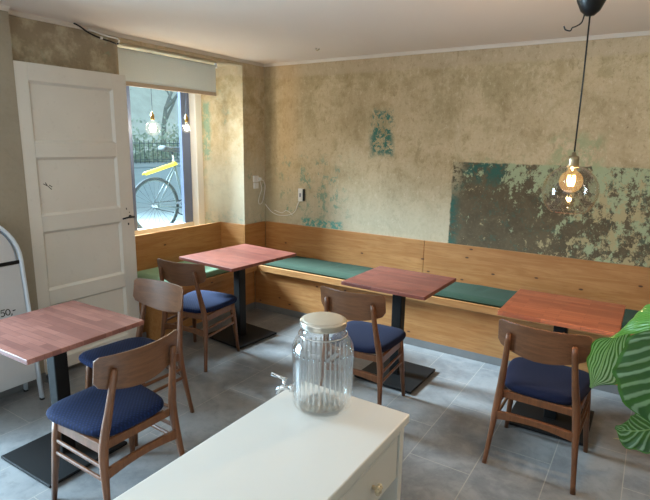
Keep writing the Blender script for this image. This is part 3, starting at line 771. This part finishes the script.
# ------------------------------------------------------------------ things on the walls
so = thing('wall_socket', 'double white wall socket with plug near the room corner', 'socket', (0, -.165, 1.29))
part(MB().box((0, -.205, 1.297), (.022, -.125, 1.365)), 'socket_box', M['white_plastic'], so, bevel=.005)
part(MB().box((0, -.200, 1.228), (.022, -.130, 1.290)), 'socket_box', M['white_plastic'], so, bevel=.005)
part(MB().box((.022, -.150, 1.31), (.055, -.112, 1.345)), 'plug', M['white_plastic'], so, bevel=.008)
dv = thing('thermostat', 'small white wall thermostat box with dark side by the corner', 'thermostat', (.5, -.01, 1.18))
part(MB().box((.468, -.028, 1.115), (.525, -.001, 1.248)), 'case', M['white_plastic'], dv, bevel=.005)
part(MB().box((.526, -.026, 1.12), (.54, -.001, 1.245)), 'side_cover', M['black_plastic'], dv, bevel=.003)
part(MB().box((.488, -.030, 1.16), (.505, -.027, 1.20)), 'button', simple('grey_button', rgb(110, 116, 128), .5), dv)
tag(MB().tube(bez([(.05, -.125, 1.325), (.03, -.09, 1.318), (.012, -.035, 1.30), (.012, -.012, 1.24), (.012, -.03, 1.15), (.012, -.06, 1.075), (.012, -.105, 1.055), (.012, -.125, 1.09), (.012, -.10, 1.16), (.012, -.07, 1.22), (.010, -.09, 1.29), (.02, -.118, 1.322)], 8), .0042, 8).build('power_cord', M['white_plastic'], smooth=True),
    'looped white power cord hanging from the corner wall socket', 'cord')
tag(MB().tube(bez([(.018, -.02, 1.05), (.05, -.012, 1.01), (.12, -.012, .96), (.22, -.012, .94), (.34, -.012, .955), (.42, -.012, 1.0), (.45, -.012, 1.07), (.475, -.012, 1.116)], 8), .0036, 8).tube(bez([(.14, -.010, .99), (.24, -.010, .97), (.30, -.010, 1.0), (.36, -.010, .975), (.385, -.010, .955)], 6), .0032, 8).build('wall_cable', M['white_plastic'], smooth=True),
    'thin white cable drooping on the wall from corner to thermostat', 'cable')
cc = thing('ceiling_cable', 'black and white cable hanging below the cornice above the door', 'cable', (.03, -1.95, 2.48))
part(MB().tube(bez([(.045, -2.14, 2.514), (.05, -2.10, 2.50), (.05, -2.03, 2.468), (.05, -1.94, 2.447), (.05, -1.86, 2.438), (.045, -1.80, 2.43), (.03, -1.775, 2.45)], 8), .006, 8), 'black_wire', M['black_plastic'], cc, smooth=True)
part(MB().tube(bez([(.048, -2.03, 2.492), (.052, -1.96, 2.480), (.052, -1.88, 2.470), (.048, -1.80, 2.468), (.04, -1.775, 2.455), (.04, -1.79, 2.435)], 8), .006, 8), 'white_wire', M['white_plastic'], cc, smooth=True)
part(MB().box((.044, -1.945, 2.44), (.058, -1.925, 2.458)), 'clip', M['white_plastic'], cc, bevel=.002)
tag(MB().tube([(1.02, -.54, H), (1.02, -.54, H - .018), (1.035, -.54, H - .022), (1.06, -.545, H - .012)], .004, 8).build('ceiling_hook', M['nickel'], smooth=True), 'small metal hook in the ceiling near the back wall', 'hook')

# ------------------------------------------------------------------ the striped-leaf plant at the right edge
def leaf_mat(name, ku, kv, pale=rgb(132, 164, 132), b0=.5):
    lt = NT(name); uvn = lt.n('ShaderNodeUVMap').outputs[0]
    q = lt.n('ShaderNodeSeparateXYZ', {'Vector': uvn}); U, V = q.outputs[0], q.outputs[1]
    av = lt.math('ABSOLUTE', lt.math('SUBTRACT', V, .5))
    ph = lt.math('SUBTRACT', lt.math('MULTIPLY', U, ku), lt.math('MULTIPLY', lt.math('POWER', av, .8), kv))
    ph = lt.math('ADD', ph, lt.math('MULTIPLY', lt.noise(uvn, 5, 2), .5))
    wv = lt.math('ADD', .5, lt.math('MULTIPLY', lt.math('SINE', lt.math('MULTIPLY', ph, 2 * PI)), .5))
    band = lt.step(wv, b0, b0 + .45)
    bf = lt.n('ShaderNodeNewGeometry').outputs['Backfacing']
    cl = lt.mix(band, rgb(42, 84, 50), pale)
    cl = lt.mix(lt.step(av, .455, .475), cl, rgb(58, 110, 48)); cl = lt.mix(lt.step(av, .018, .008), cl, rgb(150, 178, 130))
    cl = lt.mix(bf, cl, rgb(84, 132, 42))
    p = lt.n('ShaderNodeBsdfPrincipled', {'Base Color': cl, 'Roughness': .4, 'Normal': lt.bump(wv, .4, .004)})
    tl = lt.n('ShaderNodeBsdfTranslucent', {'Color': rgb(96, 150, 40)})
    mx = lt.n('ShaderNodeMixShader', {0: .22, 1: p.outputs[0], 2: tl.outputs[0]}); lt.t.links.new(mx.outputs[0], lt.out.inputs[0])
    return lt.m
M['leaf'] = leaf_mat('striped_leaf', 10.0, 4.6)
M['stem'] = simple('leaf_stem', rgb(104, 132, 62), .5)
M['dry'] = simple('dry_leaf', rgb(176, 158, 118), .8, var=.2)
PX, PY = 3.86, -3.36
plant = thing('potted_plant', 'potted plant with big silver-striped green leaves at the right edge', 'plant', (PX, PY, .70))
RGT = Vector((.8396, -.1245, -.5288)); RGT = Vector((.84, .543, .0165)); UP = Vector((-.1245, .1628, .9788)); FWD = Vector((-.5288, .8238, -.2043))
def leaf(mid, widths, sides, cup, name='leaf', mat=None, wave=.004):
    mid = bez(mid, 8); n = len(mid); nv = 15
    def interp(lst, u):
        k = u * (len(lst) - 1); i = min(int(k), len(lst) - 2); f = k - i
        f = f * f * (3 - 2 * f) if not isinstance(lst[0], Vector) else f
        return lst[i] * (1 - f) + lst[i+1] * f
    P = []
    for i in range(n):
        u = i / (n - 1); tg = (mid[min(i+1, n-1)] - mid[max(i-1, 0)]).normalized()
        sd = interp(sides, u); sd = (sd - tg * sd.dot(tg)).normalized(); nr = tg.cross(sd)
        wd = interp(widths, u); row = []
        for j in range(nv):
            v_ = -1 + 2 * j / (nv - 1)
            row.append(mid[i] + sd * (v_ * wd) + nr * (cup * wd * v_ * v_ + wave * math.sin(u * 38 - abs(v_) * 9) * abs(v_) ** .7 * (wd / .08)))
        P.append(row)
    m = MB(); m.grid(P, n, nv, uv=True)
    o = part(m, name, mat or M['leaf'], plant, smooth=True, flip=False)
    return o, mid
l1, mid1 = leaf([(3.679, -3.369, 1.418), (3.643, -3.327, 1.415), (3.616, -3.291, 1.389), (3.594, -3.280, 1.350), (3.583, -3.296, 1.319), (3.578, -3.325, 1.292), (3.569, -3.369, 1.270)],
     [.012, .024, .026, .031, .047, .038, .003], [UP * .9 + FWD * .3, UP * .95 + FWD * .2, UP * .7 + RGT * .5 + FWD * .1, RGT * .95 + FWD * .3 + UP * .2, RGT + FWD * .3, RGT + FWD * .3, RGT + FWD * .2], .3, 'leaf', leaf_mat('long_striped_leaf', 2.0, 10.0, rgb(178, 202, 180), .25))
l2, mid2 = leaf([(3.686, -3.395, 1.427), (3.685, -3.427, 1.391), (3.687, -3.453, 1.349), (3.687, -3.469, 1.311), (3.685, -3.478, 1.268)],
     [.02, .070, .084, .072, .006], [-q_ for q_ in [-RGT + FWD * .1, -RGT + FWD * .15, -RGT + FWD * .15, -RGT + UP * .2, -RGT + UP * .5]], -.18)
l3, mid3 = leaf([(3.716, -3.404, 1.266), (3.690, -3.411, 1.252), (3.664, -3.417, 1.238), (3.640, -3.420, 1.230), (3.618, -3.423, 1.232)],
     [.012, .040, .044, .034, .004], [FWD * .4 - UP] * 5, .2)
leaf([(3.700, -3.395, 1.222), (3.668, -3.403, 1.214), (3.640, -3.408, 1.206), (3.618, -3.412, 1.203)], [.004, .006, .004, .001], [UP - FWD * .6] * 4, .3, 'dry_leaf', M['dry'])
leaf([(3.700, -3.395, 1.206), (3.675, -3.403, 1.208), (3.645, -3.408, 1.198)], [.004, .005, .001], [UP - FWD * .6] * 3, .3, 'dry_leaf', M['dry'])
leaf([(3.88, -3.30, 1.30), (3.95, -3.24, 1.38), (4.02, -3.18, 1.36), (4.08, -3.14, 1.28)], [.02, .085, .08, .005], [Vector((.6, -.8, 0))] * 4, .2)
leaf([(3.90, -3.45, 1.32), (3.98, -3.52, 1.42), (4.06, -3.60, 1.38), (4.12, -3.66, 1.28)], [.02, .085, .08, .005], [Vector((.8, .6, 0))] * 4, .2)
stems = [(mid1[0], .02, .01), (mid2[0], -.02, .0), (mid3[0], .0, -.02), (Vector((3.700, -3.395, 1.222)), -.01, .02), (Vector((3.700, -3.395, 1.206)), -.015, .02), (Vector((3.88, -3.30, 1.30)), .01, .02), (Vector((3.90, -3.45, 1.32)), .02, -.02)]
for (e, dx, dy) in stems:
    b0 = Vector((PX + dx, PY + dy, .985)); mm = (b0 + Vector(e)) / 2 + Vector((.05, 0, .05))
    part(MB().tube(bez([b0, mm, e], 8), .0042, 8), 'stem', M['stem'], plant, smooth=True)
part(MB().lathe([(0, .70), (.08, .70), (.095, .72), (.115, .985), (.12, 1.0), (.112, 1.0), (.106, .98), (0, .975)], 32, (PX, PY, 0)), 'pot', M['pot'], plant, smooth=True)
part(MB().lathe([(0, .976), (.1, .976), (.104, .98), (.06, .988), (0, .99)], 24, (PX, PY, 0)), 'soil', M['soil'], plant, smooth=True)
ps = thing('plant_stand', 'white stool carrying the striped plant, beyond the right edge', 'stool', (PX, PY, 0))
part(MB().lathe([(0, .67), (.16, .67), (.165, .675), (.165, .695), (.16, .70), (0, .70)], 32, (PX, PY, 0)), 'stool_top', M['white_lacquer'], ps)
for k in range(4):
    a = PI / 4 + k * PI / 2
    part(MB().tube([(PX + .11 * math.cos(a), PY + .11 * math.sin(a), .67), (PX + .15 * math.cos(a), PY + .15 * math.sin(a), 0)], .013, 10), 'leg', M['white_lacquer'], ps, smooth=True)

# ------------------------------------------------------------------ the street outside
GZ = .60
struct(MB().box((-4.2, -16, GZ - .1), (-.92, 26, GZ)).build('pavement', M['pavement']))
struct(MB().box((-14.8, -16, GZ - .25), (-4.2, 40, GZ - .06)).build('road', M['asphalt']))
struct(MB().box((-20.0, -16, GZ - .25), (-14.8, 50, GZ)).build('far_pavement', M['pavement']))
bk = MB(); nu, nv = 30, 12; P = []
for i in range(nu):
    row = []
    for j in range(nv):
        x = -20.0 - 30 * (j / (nv - 1)); y = -10 + 60 * i / (nu - 1)
        row.append((x, y, GZ - .02 + (max(0, (-20 - x)) * .10 + max(0, -25 - x) * .75) + .25 * mnoise.noise(Vector((x * .3, y * .3, 0))) * min(1, j)))
    P.append(row)
struct(bk.grid(P, nu, nv).build('grass_bank', M['hazy_hill'], smooth=True))

# bicycle leaning on the outside, facing +y in local x direction
bi = thing('bicycle', 'grey bicycle with a yellow mudguard parked outside the window', 'bicycle', (-1.4, -.36, GZ), math.radians(86))
WR = .345
def wheel(cx):
    tr = MB(); pts = [(cx + (WR - .017) * math.cos(a), 0, WR + (WR - .017) * math.sin(a)) for a in [2 * PI * k / 40 for k in range(40)]]
    ty = tr.tube(pts, .0165, 8, closed=True).build('tyre', M['rubber'], bi, smooth=True)
    rm = MB().tube([(cx + (WR - .042) * math.cos(a), 0, WR + (WR - .042) * math.sin(a)) for a in [2 * PI * k / 40 for k in range(40)]], (.009), 6, closed=True)
    rm.build('rim', M['bike_paint'], ty, smooth=True)
    sp = MB()
    for k in range(24):
        a = 2 * PI * k / 24; s_ = -.02 if k % 2 else .02; b0 = a + (.5 if k % 4 < 2 else -.5)
        sp.tube([(cx + .018 * math.cos(b0), s_, WR + .018 * math.sin(b0)), (cx + (WR - .045) * math.cos(a), 0, WR + (WR - .045) * math.sin(a))], .0016, 4)
    sp.build('spokes', M['rubber'], ty)
    MB().tube([(cx, -.05, WR), (cx, .05, WR)], .016, 10).build('hub', M['chrome'], ty)
wheel(0); wheel(1.04)
fr = MB(); BB = (.44, 0, .29); ST = (.30, 0, .82); HT = (.86, 0, .86); HB_ = (.90, 0, .72)
fr.tube([BB, ST], .015, 10).tube([ST, HT], .014, 10).tube([BB, HB_], .017, 10).tube([(HT[0] - .01, 0, HT[2] + .04), HB_], .019, 10)
for s_ in (-1, 1):
    fr.tube([(0, s_ * .055, WR), (.40, s_ * .03, .29)], .009, 8).tube([(0, s_ * .055, WR), (.30, s_ * .02, .79)], .008, 8)
    fr.tube([(.905, s_ * .03, .71), (.95, s_ * .05, .52), (1.04, s_ * .055, WR)], .010, 8)
fr.build('frame', M['bike_paint'], bi, smooth=True)
MB().tube([ST, (.275, 0, .98)], .012, 10).build('seat_post', M['chrome'], bi, smooth=True)
sd = MB(); P = []
for i in range(12):
    u = i / 11; wd = .075 * (1 - u) ** .8 + .02; x = .14 + u * .27
    P.append([(x, wd * math.sin(a), 1.015 + .034 * math.cos(a) - .012 * u + (.012 if u < .15 else 0)) for a in [2 * PI * k / 12 for k in range(12)]])
for r_ in P: sd.v += r_
for i in range(11):
    for k in range(12): sd.f.append((i*12 + k, i*12 + (k+1) % 12, (i+1)*12 + (k+1) % 12, (i+1)*12 + k))
sd.f += [tuple(range(12)), tuple(reversed(range(132, 144)))]
sd.build('saddle', M['rubber'], bi, smooth=True)
mg = MB(); P = []
for i in range(14):
    u = i / 13; x = -.13 + .45 * u; z = .735 + .115 * u
    P.append([(x, -.034, z - .022), (x, -.026, z + .002), (x, 0, z + .012), (x, .026, z + .002), (x, .034, z - .022)])
mg.grid(P, 14, 5).build('mudguard', M['yellow'], bi, smooth=True, solid=.006)
MB().tube([(BB[0] + .095 * math.cos(a), .045, BB[2] + .095 * math.sin(a)) for a in [2 * PI * k / 28 for k in range(28)]], .008, 6, closed=True).tube([(BB[0], -.06, BB[2]), (BB[0], .06, BB[2])], .014, 8).tube([(BB[0] - .09, .045, BB[2]), (BB[0] + .09, .045, BB[2])], .007, 6).tube([(BB[0], .045, BB[2] - .09), (BB[0], .045, BB[2] + .09)], .007, 6).build('chain_wheel', M['rubber'], bi, smooth=True)
for s_ in (-1, 1):
    MB().tube([(BB[0], s_ * .065, BB[2]), (BB[0] + s_ * .15, s_ * .07, BB[2] - s_ * .08)], .009, 8).box((BB[0] + s_ * .15 - .04, s_ * .08, BB[2] - s_ * .08 - .012), (BB[0] + s_ * .15 + .04, s_ * .17, BB[2] - s_ * .08 + .012)).build('pedal', M['rubber'], bi)
MB().tube([(.02, .048, WR + .035), (.42, .048, BB[2] + .09)], .005, 6).tube([(.02, .048, WR - .035), (.42, .048, BB[2] - .09)], .005, 6).build('chain', M['rubber'], bi)
MB().tube(bez([(.74, -.27, 1.02), (.82, -.24, 1.03), (.87, -.08, 1.0), (.86, 0, .96), (.87, .08, 1.0), (.82, .24, 1.03), (.74, .27, 1.02)], 5), .011, 8).tube([(.855, 0, .88), (.86, 0, .98)], .013, 8).build('handlebar', M['chrome'], bi, smooth=True)
MB().tube([(.35, .03, .28), (.32, .22, .0)], .008, 6).build('kickstand', M['chrome'], bi)

# iron railing across the road
ra = thing('iron_railing', 'dark iron railing across the road, in front of the trees', 'fence', (-17.6, 14, GZ))
for z in (.15, .95): MB().box((-.02, -12, z), (.02, 14, z + .04)).build('rail', M['fence_iron'], ra)
pk = None
for k in range(60):
    y = -7 + k * .26
    if pk is None: pk = MB().box((-.012, -.012, -.3), (.012, .012, 1.12)).build('picket', M['fence_iron'], ra); pk.location = (0, y, 0)
    else:
        c_ = pk.copy(); COL.objects.link(c_); c_.location = (0, y, 0)

def tree(name, label, x, y, h, seed, crown, leaf_mat, nleaf=900, spread=.5, depth=5):
    rnd = random.Random(seed); m = MB(); tips = []
    def br(p, d, ln, r, lvl):
        pts = [p]; q = p.copy(); dd = d.copy()
        for i in range(3):
            dd = (dd + Vector((rnd.uniform(-.2, .2), rnd.uniform(-.2, .2), rnd.uniform(-.03, .12)))).normalized(); q = q + dd * ln / 3; pts.append(q.copy())
        r = max(r, .012)
        m.tube(pts, [r, r * .85, r * .7, r * .55], 4 if lvl > 1 else 8, cap=False)
        tips.append(q.copy())
        if lvl >= depth: return
        for k in range(3 if lvl < 4 else 2):
            a = rnd.uniform(0, 2 * PI); s_ = rnd.uniform(.4, .9) * (1 + spread * .4)
            nd = (dd + Vector((math.cos(a) * s_, math.sin(a) * s_, rnd.uniform(-.1, .35)))).normalized()
            br(pts[-1] if k == 0 else pts[rnd.choice((2, 3))], nd, ln * rnd.uniform(.6, .8), r * .55, lvl + 1)
    z0 = GZ - .05 + max(0, -20 - x) * .10 + max(0, -25 - x) * .75
    root = thing(name, label, 'tree', (x, y, z0 - .1))
    br(Vector((0, 0, 0)), Vector((rnd.uniform(-.2, .2), rnd.uniform(-.2, .2), 1)), h * .33, h * .022, 0)
    m.build('trunk', M['bark'], root, smooth=True)
    f = MB()
    for k in range(nleaf):
        c_ = rnd.choice(tips) + Vector((rnd.gauss(0, crown), rnd.gauss(0, crown), rnd.gauss(0, crown)))
        a = Vector((rnd.gauss(0, 1), rnd.gauss(0, 1), rnd.gauss(0, 1))).normalized(); b_ = a.orthogonal().normalized(); s_ = rnd.uniform(.07, .16)
        f.add([c_ - a * s_, c_ + b_ * s_ * .5, c_ + a * s_, c_ - b_ * s_ * .5], [(0, 1, 2, 3)])
    f.build('foliage', leaf_mat, root, flip=False)
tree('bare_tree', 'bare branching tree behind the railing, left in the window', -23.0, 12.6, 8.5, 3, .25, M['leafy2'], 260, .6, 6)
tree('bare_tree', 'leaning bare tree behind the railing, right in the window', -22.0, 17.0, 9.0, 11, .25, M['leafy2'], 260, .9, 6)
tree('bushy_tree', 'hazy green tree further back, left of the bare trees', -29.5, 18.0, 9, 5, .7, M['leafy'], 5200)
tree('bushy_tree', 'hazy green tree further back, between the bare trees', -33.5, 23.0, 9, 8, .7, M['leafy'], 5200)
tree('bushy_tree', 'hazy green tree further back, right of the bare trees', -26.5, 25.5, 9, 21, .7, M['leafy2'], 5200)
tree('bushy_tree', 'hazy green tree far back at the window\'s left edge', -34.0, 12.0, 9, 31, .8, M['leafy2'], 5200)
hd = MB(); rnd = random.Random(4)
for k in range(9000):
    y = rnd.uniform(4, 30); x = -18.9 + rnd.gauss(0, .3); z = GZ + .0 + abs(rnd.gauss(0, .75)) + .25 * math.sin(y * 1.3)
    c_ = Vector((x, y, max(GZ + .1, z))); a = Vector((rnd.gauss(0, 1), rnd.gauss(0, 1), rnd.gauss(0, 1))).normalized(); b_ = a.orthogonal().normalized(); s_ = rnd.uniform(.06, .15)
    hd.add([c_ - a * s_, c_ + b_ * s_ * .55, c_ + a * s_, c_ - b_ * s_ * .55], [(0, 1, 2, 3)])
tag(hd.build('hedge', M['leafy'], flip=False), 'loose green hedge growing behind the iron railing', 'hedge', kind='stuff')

# ------------------------------------------------------------------ light
w = bpy.data.worlds.new('sky'); scene.world = w; w.use_nodes = True
nt = w.node_tree; bg = nt.nodes['Background']
bg.inputs[0].default_value = (.82, .93, 1.0, 1); bg.inputs[1].default_value = .85

def area(name, loc, target, sx, sy, power, col, spread=180):
    l = bpy.data.lights.new(name, 'AREA'); l.shape = 'RECTANGLE'; l.size = sx; l.size_y = sy; l.energy = power; l.color = col; l.spread = math.radians(spread)
    o = bpy.data.objects.new(name, l); COL.objects.link(o); o.location = loc
    d = Vector(target) - Vector(loc); o.rotation_euler = d.to_track_quat('-Z', 'Y').to_euler(); return o
def point(name, loc, power, col, r=.04):
    l = bpy.data.lights.new(name, 'POINT'); l.energy = power; l.color = col; l.shadow_soft_size = r
    o = bpy.data.objects.new(name, l); COL.objects.link(o); o.location = loc; return o
area('daylight_street_door', (-.5, -4.1, 1.3), (2, -3.6, .6), 1.15, 2.0, 230, (.72, .86, 1.0))
area('daylight_shop_window', (2.9, -7.5, 2.2), (2.7, -3, .4), 3.3, 1.7, 24, (.95, .97, 1.0))
area('daylight_over_window', (-6.1, -1.8, 4.9), (.1, -.9, 1.05), 2.2, 1.8, 420, (.80, .90, 1.0), 50)
point('pendant_light', (LX, LY, 1.575), 29, (1.0, .72, .45), .012)
point('window_bulb_light', (-.25, -1.266, 1.822), 12, (1.0, .86, .66), .012)
point('window_bulb_light', (-.25, -.868, 1.838), 12, (1.0, .86, .66), .012)

# added warm fill lights without lamp bodies, unseen, over the counter side
point('warm_fill_light', (4.6, -2.6, 2.2), 4, (1.0, .86, .70), .12)
point('warm_fill_light', (1.6, -5.4, 2.2), 6, (1.0, .88, .74), .12)

# ------------------------------------------------------------------ camera
cam = bpy.data.cameras.new('camera'); co = bpy.data.objects.new('camera', cam); COL.objects.link(co)
co.location = (3.62744, -4.40522, 1.71832)
a, b_, c_ = 1.3650465, -.0165387, .5740685
co.rotation_euler = Euler((a, b_, c_), 'XYZ')
cam.sensor_fit = 'HORIZONTAL'; cam.sensor_width = 36; cam.lens = 512.427 / 650 * 36; cam.clip_start = .05; cam.clip_end = 200
scene.camera = co
scene.view_settings.view_transform = 'Standard'; scene.view_settings.look = 'None'; scene.view_settings.gamma = 1; scene.view_settings.use_curve_mapping = False
scene.view_settings.exposure = 0.68
scene.cycles.use_denoising = True
scene.cycles.max_bounces = 10; scene.cycles.transparent_max_bounces = 24; scene.cycles.sample_clamp_indirect = 6; scene.cycles.caustics_refractive = False
